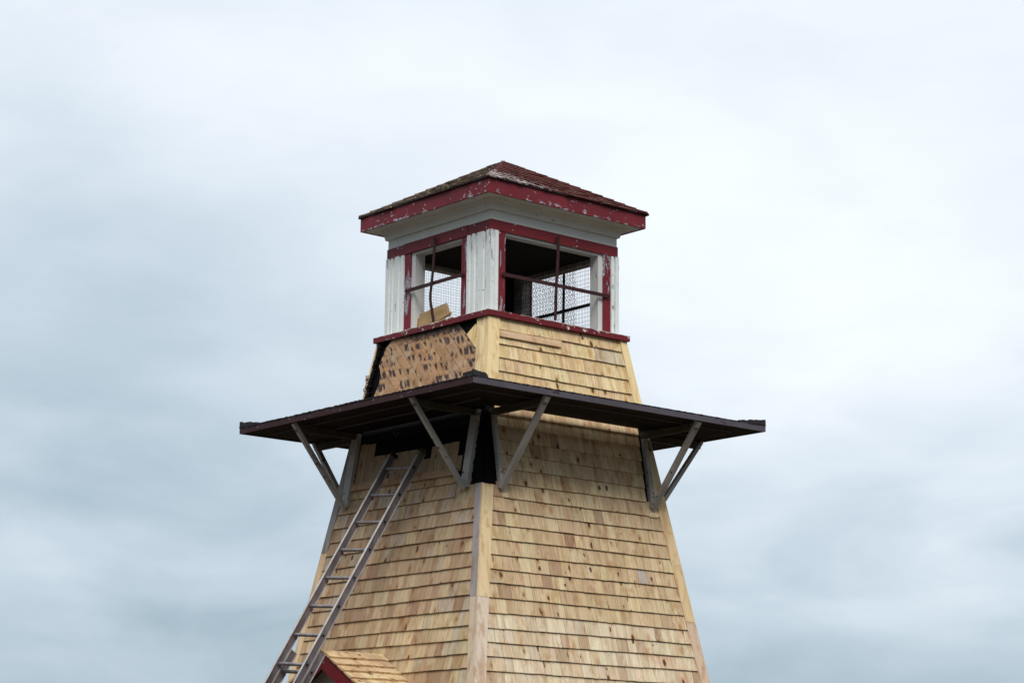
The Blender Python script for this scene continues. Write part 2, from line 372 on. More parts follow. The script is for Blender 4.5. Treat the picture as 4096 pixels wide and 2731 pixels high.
# ------------------------------------------------------------ tower geometry
TB = .1692
def ht(z): return .9053 + TB*(-z-1.5)
NL = math.sqrt(1+TB*TB)
def canon(face, s, h, z):
    return Vector({'L': (-h, s, z), 'R': (s, -h, z), 'U': (s, h, z), 'E': (h, s, z)}[face])
def wall(face):                 # battered wall: (s, z, outward)
    return lambda s, z, o: canon(face, s, ht(z)+o/NL, z+o*TB/NL)
def flat(face, h):              # vertical wall of the lantern
    return lambda s, z, o: canon(face, s, h+o, z)
ri = random.uniform
def jit(c, k):
    k *= .7; g_ = sum(c)/3; c = tuple(x_*.84+g_*.16 for x_ in c); c = (c[0]*.97, c[1]*.985, c[2]*.93); f = 1+ri(-k, k)
    return tuple(max(0, v*f*(1+ri(-.03, .03))) for v in c)

tower = tag(empty('wooden_lighthouse'), 'square tapering wooden lighthouse with new cedar shingles, red and white lantern room and dark gallery', 'lighthouse')

# tar paper core
b = MB()
for z0, z1 in ((-1.13, -2.05), (-2.05, -G0)):
    P = []
    for c in (0, 1):
        for j in (z1, z0):
            for i in (-1, 1): P.append((i*ht(j), (-1 if c == 0 else 1)*ht(j), j))
    b.hexa(P)
b.build('tar_paper', 'tar', tower)

# ---- shingle courses
RZ = [-1.253, -1.392, -1.530, -1.665, -1.80, -1.94, -2.078, -2.189, -2.329, -2.460, -2.594, -2.731, -2.864, -2.9965, -3.127, -3.257, -3.393,
      -3.530, -3.6565, -3.790, -3.922, -4.057, -4.183, -4.311, -4.439]
while RZ[-1] > -G0+.2: RZ.append(RZ[-1]-.131)
RZ.append(-G0+.02)
LZ = [z+.022 for z in RZ[:-1]]+[RZ[-1]]
def pal(face, z, s):
    r = random.random()
    if z > -2.0:
        base = [(.78, .60, .33), (.74, .55, .29), (.80, .63, .36), (.68, .50, .27), (.71, .50, .30)]
        c = jit(random.choice(base), .06)
        if face == 'R' and -1.40 < z < -1.30 and s > .42: c = jit((.56, .48, .40), .06) if s < .70 else jit((.68, .56, .42), .06)
    elif face in 'RE':
        if z > -3.95:
            base = [(.66, .49, .29), (.70, .54, .33), (.60, .42, .25), (.74, .58, .36), (.66, .47, .29), (.56, .38, .23)]
            c = jit(random.choice(base), .09)
            if r < .05: c = jit((.42, .24, .15), .1)
        else:
            base = [(.76, .62, .45), (.72, .56, .38), (.79, .67, .50), (.68, .51, .34), (.70, .58, .44)]
            c = jit(random.choice(base), .07)
            if r < .05: c = jit((.50, .34, .22), .1)
        if face == 'R' and -3.56 < z < -3.50 and .68 < s < .80: c = (.52, .50, .52)
    else:
        base = [(.56, .40, .25), (.61, .45, .29), (.48, .31, .19), (.52, .36, .23), (.64, .49, .31), (.43, .27, .17), (.50, .41, .33)]
        c = jit(random.choice(base), .10)
        if r < .07: c = jit((.36, .20, .12), .1)
        if z < -4.0: c = tuple(min(.85, k*f) for k, f in zip(c, (1.1, 1.12, 1.06)))
    m_ = {True: (.74, .56, .31)}.get(z > -2.0) or ((.69, .53, .33) if face in 'RE' and z > -3.95 else ((.77, .63, .46) if face in 'RE' else (.53, .37, .225)))
    if c[2] < .37*c[0]/.46 or True: c = tuple(.78*a_+.22*b_ for a_, b_ in zip(c, m_))
    return c
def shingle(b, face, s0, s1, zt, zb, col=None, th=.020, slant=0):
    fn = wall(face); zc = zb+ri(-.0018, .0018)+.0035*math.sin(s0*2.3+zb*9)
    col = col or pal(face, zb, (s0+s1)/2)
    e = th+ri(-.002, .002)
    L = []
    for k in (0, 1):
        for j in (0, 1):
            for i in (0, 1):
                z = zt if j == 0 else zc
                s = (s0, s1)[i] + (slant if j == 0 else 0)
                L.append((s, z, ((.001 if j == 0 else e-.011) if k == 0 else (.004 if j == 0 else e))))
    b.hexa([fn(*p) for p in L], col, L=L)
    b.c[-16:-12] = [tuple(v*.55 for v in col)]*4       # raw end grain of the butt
def course(b, face, sa, sb, zt, zb, wr=(.065, .155), **kw):
    """sa/sb callables of z giving the limits"""
    s = sa(zb); end = sb(zb)
    while s < end-.004:
        wd = ri(*wr)
        if random.random() < .15: wd *= 1.35
        e = min(end, s+wd)
        if end-e < .035: e = end
        zm = zt
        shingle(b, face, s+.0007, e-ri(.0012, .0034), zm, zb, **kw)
        s = e
CBW = .100
def limits(face, z):
    up = z > -2.0; mid = -2.74 < z <= -2.0
    if face == 'R': return (-.90, .885) if mid else ((-(ht(z)-.11), ht(z)-.073) if up else (-(ht(z)-.095), ht(z)-.10))
    if face == 'L': return (-(ht(z)-.09), ht(z)-.065)
    return (-(ht(z)-.09), ht(z)-.09)
wallmesh = {}
for face in 'RUE':
    b = MB(); prev = -1.135
    for k, z in enumerate(RZ):
        lo, hi = (lambda zz, f=face: limits(f, zz)[0]), (lambda zz, f=face: limits(f, zz)[1])
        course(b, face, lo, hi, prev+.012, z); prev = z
    if face == 'R':                                   # long pieces under the bracket foot
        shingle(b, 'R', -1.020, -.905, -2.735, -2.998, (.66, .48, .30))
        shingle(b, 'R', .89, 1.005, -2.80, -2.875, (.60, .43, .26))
    wallmesh[face] = b.build('shingle_wall', 'cedar', tower)
b = MB(); prev = None
for k, z in enumerate(LZ):
    if z < -2.60 and z > -2.90:                       # short courses under the batten
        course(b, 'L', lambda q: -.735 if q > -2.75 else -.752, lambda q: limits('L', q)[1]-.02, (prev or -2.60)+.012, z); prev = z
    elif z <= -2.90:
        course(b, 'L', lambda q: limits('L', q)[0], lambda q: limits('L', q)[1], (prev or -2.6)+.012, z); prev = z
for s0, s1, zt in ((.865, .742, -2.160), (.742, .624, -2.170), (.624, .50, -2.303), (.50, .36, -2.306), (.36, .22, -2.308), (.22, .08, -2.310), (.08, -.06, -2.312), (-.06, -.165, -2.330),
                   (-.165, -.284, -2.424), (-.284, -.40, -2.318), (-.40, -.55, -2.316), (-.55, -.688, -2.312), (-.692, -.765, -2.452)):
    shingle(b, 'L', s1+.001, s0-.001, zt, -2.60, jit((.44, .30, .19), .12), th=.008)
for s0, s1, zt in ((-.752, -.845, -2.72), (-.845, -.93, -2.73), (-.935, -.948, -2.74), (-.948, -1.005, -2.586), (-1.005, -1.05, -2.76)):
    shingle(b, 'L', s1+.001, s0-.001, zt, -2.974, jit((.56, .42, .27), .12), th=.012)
wallmesh['L'] = b.build('shingle_wall', 'cedar', tower)

# ---- diagonal sheathing on the stripped upper left wall
def clip(poly, nx, ny, d):      # keep nx*x+ny*y <= d
    out = []
    for i in range(len(poly)):
        p, q = poly[i], poly[(i+1) % len(poly)]
        a, c = nx*p[0]+ny*p[1]-d, nx*q[0]+ny*q[1]-d
        if a <= 0: out.append(p)
        if a*c < 0: t = a/(a-c); out.append((p[0]+t*(q[0]-p[0]), p[1]+t*(q[1]-p[1])))
    return out
region = [(.62, -1.135), (.66, -1.18), (.694, -1.206), (.735, -1.30), (.768, -1.378), (.735, -1.43), (.718, -1.494), (.722, -1.53), (.712, -1.568), (.745, -1.63), (.772, -1.705), (.80, -1.80), (.83, -1.95),
          (-.84, -1.95), (-.80, -1.72), (-.786, -1.66), (-.725, -1.43), (-.43, -1.165), (-.41, -1.135)]
dx, dz = -.73, -.683; nx, nz = -dz, dx
b = MB(); fL = wall('L')
d0 = min(nx*p[0]+nz*p[1] for p in region); d1 = max(nx*p[0]+nz*p[1] for p in region)
d = d0-.05
while d < d1:
    wd = ri(.094, .112); pl = clip(clip(region, -nx, -nz, -(d+.0018)), nx, nz, d+wd-ri(.0015, .0045))
    if len(pl) > 2:
        b.prism(pl, fL, .002, .020+ri(-.002, .002), jit((.53, .295, .145), .16), uvf=lambda a, c: (a*nx+c*nz, a*dx+c*dz))
    d += wd
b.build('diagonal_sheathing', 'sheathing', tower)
b = MB(); b.prism([(-.684, -1.195), (-.571, -1.278), (-.726, -1.425)], fL, .004, .026, (.80, .62, .32)); b.build('board_scrap', 'board', tower)
# curled black felt left along the stripped corner
b = MB()
z = -1.14; 
while z > -1.98:
    z2 = z-ri(.012, .03); s0 = ht(z)-ri(.018, .026)
    b.box(fL, (s0-ri(.035, .06), s0), (z, z2), (.004, .022+ri(0, .01)), (1, 1, 1)); z = z2
b.build('felt_strip', 'tar', tower)
b = MB()
for i in range(16):
    z = -1.475-i*.0125+ri(-.004, .004); s = ht(z)+.012+ri(-.012, .012); r = ri(.009, .018)
    if i < 4: r = .021
    p = fL(s, z, .012+ri(-.012, .012)); b.tube([p+Vector((0, 0, r*.8)), p+Vector((ri(-.004, .004), ri(-.004, .004), -r*.9))], r, 7)
MT['rot'] = plain('crumbled_old_wood', (.12, .04, .02), (.50, .42, .34), 38, .9, bd=.006, sharp=(.46, .54))
b.build('rotten_wood', 'rot', tower)

# ---- corner boards
def cboard(face, sgn, z0, z1, w0, w1, o, col, m='board', inset=0.0, name='corner_board', oo=.002):
    b = MB(); fn = wall(face)
    def rng(z, wd, ext): hh = ht(z); return tuple(sorted((sgn*(hh+ext-inset), sgn*(hh-wd))))
    b.box(fn, (rng(z0, w0, o if inset == 0 else 0), rng(z1, w1, o if inset == 0 else 0)), (z0, z1), (oo, o), col)
    return b.build(name, m, tower)
Y = (.82, .65, .36)
cboard('R', -1, -1.140, -1.99, .106, .117, .024, Y)
cboard('L', -1, -1.140, -1.99, .070, .075, .0225, (.78, .62, .38), oo=.003)
cboard('L', -1, -1.141, -1.99, .157, .160, .020, (.76, .60, .35), inset=.081, oo=.003)
cboard('L', -1, -1.232, -1.99, .100, .104, .030, (.84, .69, .40), inset=.032, oo=.0245)
cboard('R', 1, -1.138, -1.99, .065, .082, .024, Y)
cboard('R', 1, -2.22, -3.848, .105, .100, .022, (.72, .55, .32))
cboard('R', 1, -3.851, -G0+.02, .100, .100, .022, (.66, .50, .37))
cboard('R', -1, -2.760, -3.790, .104, .098, .024, (.78, .61, .37))
cboard('R', -1, -3.793, -G0+.02, .098, .100, .024, (.72, .60, .49))
cboard('L', -1, -2.752, -3.785, .082, .095, .0225, (.40, .37, .38), 'greyboard', oo=.003)
cboard('L', -1, -3.788, -G0+.02, .095, .105, .0225, (.64, .51, .385), oo=.003)
cboard('L', 1, -2.10, -3.20, .070, .072, .022, (.33, .31, .31), 'greyboard')
cboard('L', 1, -3.203, -G0+.02, .072, .062, .022, (.72, .54, .34))
for fa in 'UE':
    for sg in (-1, 1):
        cboard(fa, sg, -1.138, -1.99, .08, .08, .0215, (.78, .63, .42), oo=.003)
        cboard(fa, sg, -2.10, -G0+.02, .09, .09, .0205, (.66, .50, .32), oo=.003)
# ragged felt at the corner void below the gallery
b = MB()
for face, sa in (('R', -.975), ('L', -.955)):
    z = -2.05
    while z > -2.74:
        z2 = z-ri(.01, .035); e = sa+ri(-.008, .012)*(1 if face == 'R' else 1)
        b.box(wall(face), (-(ht(z)), e), (z, z2), (.003, .010+ri(0, .006)), (1, 1, 1)); z = z2
b.build('torn_felt', 'tar', tower)
b = MB(); N_ = 10
for i in range(N_):
    t0, t1 = i/N_, (i+1)/N_
    za, zb_ = -2.03-.125*t0, -2.03-.125*t1; oa, ob_ = .004+.020*math.sin(math.pi*t0), .004+.020*math.sin(math.pi*t1)
    for s0_, s1_ in ((-.80, -.30), (-.30, .25), (.25, .862)):
        P = [fL(s0_, za, .002), fL(s1_, za, .002), fL(s0_, zb_, .002), fL(s1_, zb_, .002), fL(s0_, za, oa), fL(s1_, za, oa), fL(s0_, zb_, ob_), fL(s1_, zb_, ob_)]
        b.hexa(P)
MT['felt'] = plain('bulging_black_felt', (.004, .004, .007), (.008, .007, .012), 3, .7, bd=.004, spec=.12)
b.build('felt_sheet', 'felt', tower)
for s_, z_, a_ in ((.31, -2.13, 1.4), (.27, -2.15, .4), (.24, -2.14, .7), (-.16, -2.36, 1.2)):
    b = MB(); p = fL(s_, z_, .030); b.tube([p, p+Vector((-.004, .012*math.cos(a_), .03*math.sin(a_)))], .0028, 4); b.build('staple', 'rung', tower)
# battens nailed over the shingles
b = MB(); fR = wall('R')
P = [(-.765, -1.330), (-.014, -1.327), (-.757, -1.268), (-.005, -1.265)]
b.hexa([fR(*P[0], .014), fR(*P[1], .014), fR(*P[2], .014), fR(*P[3], .014), fR(*P[0], .036), fR(*P[1], .036), fR(*P[2], .036), fR(*P[3], .036)],
       (.66, .47, .30), L=[(p[1], p[0], c) for c in (0, .02) for p in P])
b.build('batten', 'board', tower)
b = MB(); P = [(-.748, -2.640), (.904, -2.622), (-.733, -2.577), (.923, -2.552)]
b.hexa([fL(*P[0], .012), fL(*P[1], .012), fL(*P[2], .012), fL(*P[3], .012), fL(*P[0], .036), fL(*P[1], .036), fL(*P[2], .036), fL(*P[3], .036)],
       (.42, .28, .18), L=[(p[1], p[0], c) for c in (0, .02) for p in P])
b.build('batten', 'board', tower)
b = MB(); b.tube([canon('E', -.88, 0, -1.605)+Vector((ht(-1.6)-.02, 0, 0)), canon('E', -.88, 0, -1.600)+Vector((ht(-1.6)+.062, 0, 0))], .011, 8)
b.tube([canon('E', -.88, 0, -1.600)+Vector((ht(-1.6)+.050, 0, 0)), canon('E', -.88, 0, -1.600)+Vector((ht(-1.6)+.066, 0, 0))], .016, 6)
b.build('bolt', 'darkiron', tower)
b = MB()
for i in range(5): b.bar(canon('E', -.90, ht(-1.46-.012*i)+.02, -1.46-.012*i), canon('E', -.90, ht(-1.48)+.032, -1.475-.012*i), .012, .012)
b.build('splinter', 'board', tower)

# ------------------------------------------------------------ gallery
ZB, ZT, HG = -2.020, -1.974, 1.808
gal = MB(); HI = {'L': 1.035, 'R': 1.056, 'U': 1.035, 'E': 1.035}
def ring(face, h0, h1, z0, z1, col=(1, 1, 1), mb=None, in0=None):
    i0 = in0 or h0
    P = []
    for zz in (z0, z1):
        for (h, e) in ((h0, i0), (h1, h1)):
            for sg in (-1, 1): P.append(canon(face, sg*e, h, zz))
    mb.hexa(P, col)
b = MB()
for f in 'LRUE': ring(f, HI[f] if f != 'R' else 1.11, HG-.017, -1.992 if f != 'R' else -1.996, ZT+.001 if f != 'R' else -1.986, mb=b, in0=1.035)
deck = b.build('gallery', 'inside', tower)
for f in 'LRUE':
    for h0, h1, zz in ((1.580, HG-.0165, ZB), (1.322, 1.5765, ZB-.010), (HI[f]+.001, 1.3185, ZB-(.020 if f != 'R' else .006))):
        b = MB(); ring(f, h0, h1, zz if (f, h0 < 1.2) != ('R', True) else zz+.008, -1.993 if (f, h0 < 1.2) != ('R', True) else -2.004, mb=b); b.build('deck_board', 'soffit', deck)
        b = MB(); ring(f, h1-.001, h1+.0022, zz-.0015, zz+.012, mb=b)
        if h1 < 1.7: b.build('board_lip', 'deckedge', deck)  # paler lip colour stands in for light catching the board edges
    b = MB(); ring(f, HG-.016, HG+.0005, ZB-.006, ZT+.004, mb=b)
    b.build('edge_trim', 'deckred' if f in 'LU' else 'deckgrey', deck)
b = MB()
for f in 'LRUE':                       # asphalt roofing with a frayed edge
    s = -HG-.002
    while s < HG+.002:
        e = min(HG+.004, s+ri(.012, .04)); h = HG+.004+ri(-.002, .005); zt = ZT+(.014+ri(-.003, .004) if f == 'L' else .009+ri(-.001, .0015))
        i0, i1 = s*1.035/HG, e*1.035/HG
        hi_ = 1.036 if f != 'R' else 1.12
        P = [canon(f, i0, hi_, ZT+.030), canon(f, i1, hi_, ZT+.030), canon(f, s, h, ZT+.0045), canon(f, e, h, ZT+.0045),
             canon(f, i0, hi_, ZT+.044), canon(f, i1, hi_, ZT+.044), canon(f, s, h, zt), canon(f, e, h, zt)]
        b.hexa(P); s = e
b.build('roofing_felt', 'asphalt', deck)
for sx, sy in ((-1, -1), (-1, 1), (1, -1), (1, 1)):
    b = MB(); dg = Vector((sx, sy, 0)); pr = Vector((sx, -sy, 0)).normalized()
    c0 = Vector((sx*(HG+.002), sy*(HG+.002), ZT+.012))
    def P2(u_, v_, z_): return c0 - dg.normalized()*u_ + pr*v_ + Vector((0, 0, z_))
    N = 9
    for i in range(N):
        for j in range(N):
            u0, u1 = i/N*.30, (i+1)/N*.30
            def wid(u): return min(u*.98, .105)
            v0, v1 = -1+2*j/N, -1+2*(j+1)/N
            hz = .052*(1-.35*i/N)*(1-.25*abs((v0+v1)/2))+ri(-.007, .007)
            b.hexa([P2(u0, v0*wid(u0), 0), P2(u0, v1*wid(u0), 0), P2(u1, v0*wid(u1), 0), P2(u1, v1*wid(u1), 0),
                    P2(u0, v0*wid(u0), hz), P2(u0, v1*wid(u0), hz), P2(u1, v0*wid(u1), hz), P2(u1, v1*wid(u1), hz)])
    b.build('hip_patch', 'asphalt', deck)
# brackets
def bracket(face, s, pw, bw=.045):
    fn = wall(face)
    b = MB(); b.box(fn, (s-pw/2, s+pw/2), (-2.052, -2.775), (.004, .048), (1, 1, 1))
    post = b.build('bracket', 'bracket', tower)
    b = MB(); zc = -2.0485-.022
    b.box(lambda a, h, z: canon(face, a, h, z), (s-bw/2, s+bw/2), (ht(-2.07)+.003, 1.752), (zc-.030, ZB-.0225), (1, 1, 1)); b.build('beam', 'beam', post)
    b = MB(); p = canon(face, s, 1.768, -2.035); q = canon(face, s, ht(-2.77)+.052, -2.765)
    d_ = (q-p).normalized(); out = canon(face, 0, 1, 0).normalized()
    upv = (out-d_*out.dot(d_)).normalized()
    b.bar(p-d_*.012, q+d_*.022, bw+.001, .038, up=upv); b.build('brace', 'bracket', post)
    b = MB(); pp = fn(s+.3*pw, -2.64, .049); b.tube([pp, pp+canon(face, 0, 1, 0)*.012], .008, 6); b.build('bolt_head', 'rot', post)
    return post
bracket('L', -.898, .098, .040); bracket('L', .930, .098, .040)
bracket('R', -.933, .040, .052); bracket('R', .940, .050, .056)
bracket('U', -.930, .050, .050); bracket('U', .930, .050, .050)
bracket('E', -.962, .070, .044); bracket('E', .930, .098, .040)

# ------------------------------------------------------------ lantern room
ZS, ZSB, HS, HW = -1.079, -1.133, .8904, .8129
b = MB(); b.box(lambda a, c, z: Vector((a, c, z)), (-HS, HS), (-HS, HS), (ZSB, ZS), (1, 1, 1))
sill = b.build('sill', 'sill', tower)
b = MB(); b.box(lambda a, c, z: Vector((a, c, z)), (-.64, .64), (-.64, .64), (ZS+.001, ZS+.006)); b.build('floor', 'inside', tower)
b = MB(); b.box(lambda a, c, z: Vector((a, c, z)), (-.70, .70), (-.70, .70), (-.285, -.10)); b.build('ceiling', 'inside', tower)
OP = {'L': (-.363, .427), 'R': (-.623, .620), 'U': (-.62, .55), 'E': (-.60, .475)}     # casing inner edges
for f in 'LRUE':
    h = .780; fn = flat(f, 0); lo, hi = OP[f]; e = .052
    if f in 'UE': e = .0
    rim = .779 if f in 'LR' else .7785
    # wall panel round the opening (dark inside, hidden outside)
    b = MB()
    for a, c in ((-rim+(.13 if f in 'UE' else 0), lo+.002), (hi-e, rim-(.13 if f in 'UE' else 0))):
        b.box(fn, (a, c), (ZS+.001, -.300 if f in 'LR' else -.325), (.665, .770), (1, 1, 1))
    b.box(fn, (-.66, .66), (-.301 if f in 'LR' else -.326, -.19), (.662, .768), (1, 1, 1))
    win = b.build('window', 'jamb' if f in 'LR' else 'innerwall', tower)
    if f in 'LR':
        b = MB()              # white stop moulding, slightly recessed behind the casing
        b.box(fn, (hi-e-.003, hi), (ZS+.001, -.288), (.768, .786))
        b.box(fn, (lo, hi-e-.003), (-.310, -.287), (.768, .7855))
        b.build('stop_moulding', 'jamb', win)
    for a, c in ((lo-.094, lo), (hi, hi+.094)):
        b = MB(); b.box(fn, (a, c), (ZS+.001, -.2865), (.770, .8005)); b.build('casing', 'casing', win)
# header band, frieze, cornice, soffit, fascia
def tier(face, h0, h1, z0, z1, mb):
    P = []
    for zz, hh in ((z0, h0), (z1, h1)):
        for hq in (.66, hh):
            for sg in (-1, 1): P.append(canon(face, sg*hq, hq, zz))
    mb.hexa(P)
for f in 'LRUE':
    b = MB(); tier(f, .8065, .8065, -.287, -.188, b)
    o = b.build('header_band', 'red', tower)
    b = MB(); tier(f, .7987, .7987, -.1875, -.090, b); b.build('frieze', 'trimwhite', tower)
    b = MB()
    prof = [(.821, -.0955), (.8235, -.078), (.8265, -.0755), (.829, -.05), (.837, -.030), (.850, -.014), (.862, -.008), (.865, .001)]
    for (h0, z0), (h1, z1) in zip(prof, prof[1:]): tier(f, h0, h1, z0, z1-.00001, b)
    b.build('cornice', 'trimwhite', tower)
    b = MB(); ring(f, .80, .981, .001, .016, mb=b); b.build('soffit', 'trimwhite', tower)
    b = MB(); ring(f, .981, .9995, -.004, .133, mb=b); b.build('fascia', 'fascia', tower)
# second layer of band over the left window (lapped paint joint)
b = MB(); b.box(flat('L', 0), (-.46, .53), (-.2865, -.1835), (.803, .8105)); b.build('head_casing', 'red', tower)
# fluted corner boards
def pilaster(f, a, c, grooves):
    b = MB(); fn = flat(f, 0); xs = [(a, .8145)]
    for g in sorted(grooves): xs += [(g-.019, .8145), (g-.011, .787), (g+.008, .787), (g+.017, .8145)]
    xs.append((c, .8145))
    for (s0, o0), (s1, o1) in zip(xs, xs[1:]):
        tz = -.288-ri(0, .006)
        P = []
        for k in (0, 1):
            for zz in (tz, ZS+.001):
                for s, o in ((s0, o0), (s1, o1)): P.append(fn(s, zz, (.770 if k == 0 else o)))
        b.hexa(P)
    return b.build('corner_post', 'white', tower)
pilaster('L', -.8144, -.459, (-.515, -.590, -.722)); pilaster('L', .523, .8144, (.589, .689, .745))
pilaster('R', -.8143, -.719, (-.775,)); pilaster('R', .716, .8143, (.762,))
pilaster('U', -.8142, -.716, (-.765,)); pilaster('U', .646, .8142, (.72,))
pilaster('E', -.8141, -.696, (-.765,)); pilaster('E', .571, .8141, (.63, .70, .76))
for sx, sy in ((1, 1),):
    b = MB(); b.box(lambda a_, c_, z_: Vector((a_, c_, z_)), tuple(sorted((sx*.60, sx*.664))), tuple(sorted((sy*.60, sy*.664))), (ZS+.006, -.286)); b.build('inner_post', 'inside', tower)
# window bars
wins = [o for o in tower.children if o.name.startswith('window')]
def flatbar(f, pts, wd, o, m='iron'):
    b = MB(); fn = flat(f, 0)
    for i, (p, q) in enumerate(zip(pts, pts[1:])):
        dv = Vector((q[0]-p[0], q[1]-p[1], 0)).normalized(); n_ = Vector((-dv.y, dv.x, 0))*wd/2
        P = []
        for oo in (o, o+.007):
            for (s, z) in (p, q):
                for sg in (-1, 1): P.append(fn(s+sg*n_.x, z+sg*n_.y, oo))
        b.hexa(P)
    for p in (pts[0], pts[-1]):
        b.tube([fn(p[0], p[1], o+.006), fn(p[0], p[1], o+.011)], .009, 7)
    b.build('window_bar', m, wins['LRUE'.index(f)])
def sm(pts):
    out = []
    for i in range(len(pts)-1):
        for t in (0, .5): out.append((pts[i][0]*(1-t)+pts[i+1][0]*t, pts[i][1]*(1-t)+pts[i+1][1]*t))
    return out+[pts[-1]]
flatbar('L', [(.019, -.222), (.020, -.32), (.028, -.45), (.038, -.56), (.050, -.64), (.058, -.70), (.070, -.765), (.069, -.82), (.058, -.875), (.042, -.93), (.030, -.98), (.012, -1.045)], .034, .826)
flatbar('L', [(.478, -.667), (-.412, -.658)], .036, .815)
flatbar('R', [(.008, -.229), (.006, -.42), (-.002, -.55), (-.011, -.68), (-.016, -.86), (-.024, -1.046)], .033, .826)
flatbar('R', [(-.672, -.703), (.684, -.702)], .036, .815)
flatbar('E', [(-.012, -.31), (-.004, -1.04)], .034, .800, 'darkiron'); flatbar('E', [(-.60, -.697), (.50, -.702)], .034, .789, 'darkiron')
# wire mesh behind the far openings
def wires(f, s0, s1, z0, z1, o, ds, dz, rad, hexa=False):
    b = MB(); fn = flat(f, 0); s = s0
    while s < s1:
        ph = ri(0, 6); am = ri(.001, .0035)
        b.tube([fn(s+am*math.sin(ph+7*(z0+(z1-z0)*i/7)), z0+(z1-z0)*i/7, o+.002*math.sin(ph+i)) for i in range(8)], rad, 3, cap=False); s += ds*(1+ri(-.06, .06))
    z = z0
    while z < z1:
        ph = ri(0, 6)
        b.tube([fn(s0+(s1-s0)*i/6, z+.003*math.sin(ph+i), o+.003) for i in range(7)], rad, 3, cap=False); z += dz*(1+ri(-.05, .05))
    return b
b = wires('U', -.60, .56, -1.07, -.29, -.0+.652, .0215, .0285, .0014); b.build('wire_mesh', 'wire', wins[2])
b = wires('E', -.60, .62, -1.07, -.29, -.0+.652, .0225, .042, .0017); b.build('wire_mesh', 'wire', wins[3])
b = MB(); fn = flat('E', 0); a = .036
rows = int(.80/(a*.75)); cols = int(.95/a)+1
pts = {}
def vp(i, j):
    k = (i, j)
    if k not in pts: pts[k] = (-.38+i*a/2+ri(-.008, .008), -1.07+j*a*.30+ri(-.006, .006))
    return fn(pts[k][0], pts[k][1], .640+.01*math.sin(i*.3)+.008*math.sin(j*.4))
for r in range(0, 36):
    for cidx in range(0, cols):
        i = cidx*2+(r % 2); j = r*2
        b.tube([vp(i, j), vp(i+1, j+1)], .0019, 3, cap=False); b.tube([vp(i+1, j+1), vp(i+2, j)], .0019, 3, cap=False)
        b.tube([vp(i+1, j+1), vp(i+1, j+2)], .0019, 3, cap=False)
b.build('chicken_wire', 'wire', wins[3])

# ------------------------------------------------------------ lantern roof
HR, ZR, ZA = 1.014, .141, .705
def roofpt(f):
    run = HR; L = math.hypot(run, ZA-ZR); n_ = Vector(((ZA-ZR)/L, run/L))
    def fn(s, t, o):             # s across, t distance up the slope, o outward
        return canon(f, s, HR-run*t/L+n_.x*o, ZR+(ZA-ZR)*t/L+n_.y*o)
    return fn, L
b = MB(); base_pts = [(-1.0, -1.0), (1.0, -1.0), (-1.0, 1.0), (1.0, 1.0)]
P = [(x_*.998, y_*.998, .1335) for x_, y_ in base_pts]+[(x_*.02, y_*.02, ZA-.012) for x_, y_ in base_pts]
b.hexa(P); roof = b.build('roof', 'inside', tower)
for f in 'LRUE':
    fn, L = roofpt(f); b = MB(); t = 0; ex = .115; red = f in 'RE'; k = 0
    while t < L-.02:
        tt = min(L, t+ex+.02); s = -HR*(1-t/L)+ri(-.05, 0)
        while s < HR*(1-t/L):
            wd = ri(.05, .13); e = s+wd
            def cl_(v, tq): m_ = HR*max(0, 1-tq/L); return max(-m_, min(m_, v))
            tb = t+ri(-.012, .006)*(1.0 if red else 1.5)
            if k == 0: tb = t+ri(-.02, .004)
            th = .012+ri(0, .006)
            r_ = ri(.75, 1.15); col = (r_, r_*ri(.92, 1.04), r_*ri(.9, 1.05))
            a0, a1, c0_, c1_ = cl_(s, t), cl_(e-.002, t), cl_(s, tt), cl_(e-.002, tt)
            if a1-a0 > .004:
                LL = [(a0, tb, 0), (a1, tb, 0), (c0_, tt, 0), (c1_, tt, 0), (a0, tb, th), (a1, tb, th), (c0_, tt, .003), (c1_, tt, .003)]
                b.hexa([fn(*p) for p in LL], col, L=LL)
            s = e
        t += ex; k += 1
    b.build('roof_slope', 'roofred' if f == 'R' else ('roofold' if f == 'L' else 'roofred'), roof)
    # dark rotten starter course under the first row
    b = MB(); s = -HR
    while s < HR:
        e = s+ri(.03, .12)
        b.box(lambda a_, h_, z_: canon(f, a_, h_, z_), (s, min(e, HR)), (.98, HR+ri(-.004, .012)), (.1335, .1425+ri(0, .004))); s = e
    b.build('starter_course', 'asphalt', roof)
for sx, sy in ((-1, -1), (-1, 1), (1, -1), (1, 1)):
    b = MB(); top = Vector((0, 0, ZA+.004)); bot = Vector((sx*HR, sy*HR, ZR+.006)); N = 13
    ax = (top-bot).normalized(); 
    sa_ = Vector((-sx, 0, 0)); sb_ = Vector((0, -sy, 0))
    for i in range(N):
        p0 = bot.lerp(top, i/N); p1 = bot.lerp(top, min(1, (i+1.25)/N)); fade = 1-.75*(i/N)**3
        wd = ri(.050, .062)*(1-.72*(i/N)**2)
        for side in (Vector((-sx, 0, 0)), Vector((0, -sy, 0))):
            # slope direction of this side projected on the roof plane
            fdir = side; lift0, lift1 = (.020+ri(-.002, .003))*fade, .010*fade
            b.hexa([p0+Vector((0, 0, .004)), p0+fdir*wd+Vector((0, 0, .004)), p1+Vector((0, 0, .002)), p1+fdir*wd+Vector((0, 0, .002)),
                    p0+Vector((0, 0, lift0)), p0+fdir*wd+Vector((0, 0, lift0*.8)), p1+Vector((0, 0, lift1)), p1+fdir*wd+Vector((0, 0, lift1*.8))], (ri(.8, 1.1),)*3)
    b.build('hip_cap', 'roofred' if (sx, sy) != (-1, 1) else 'roofold', roof)

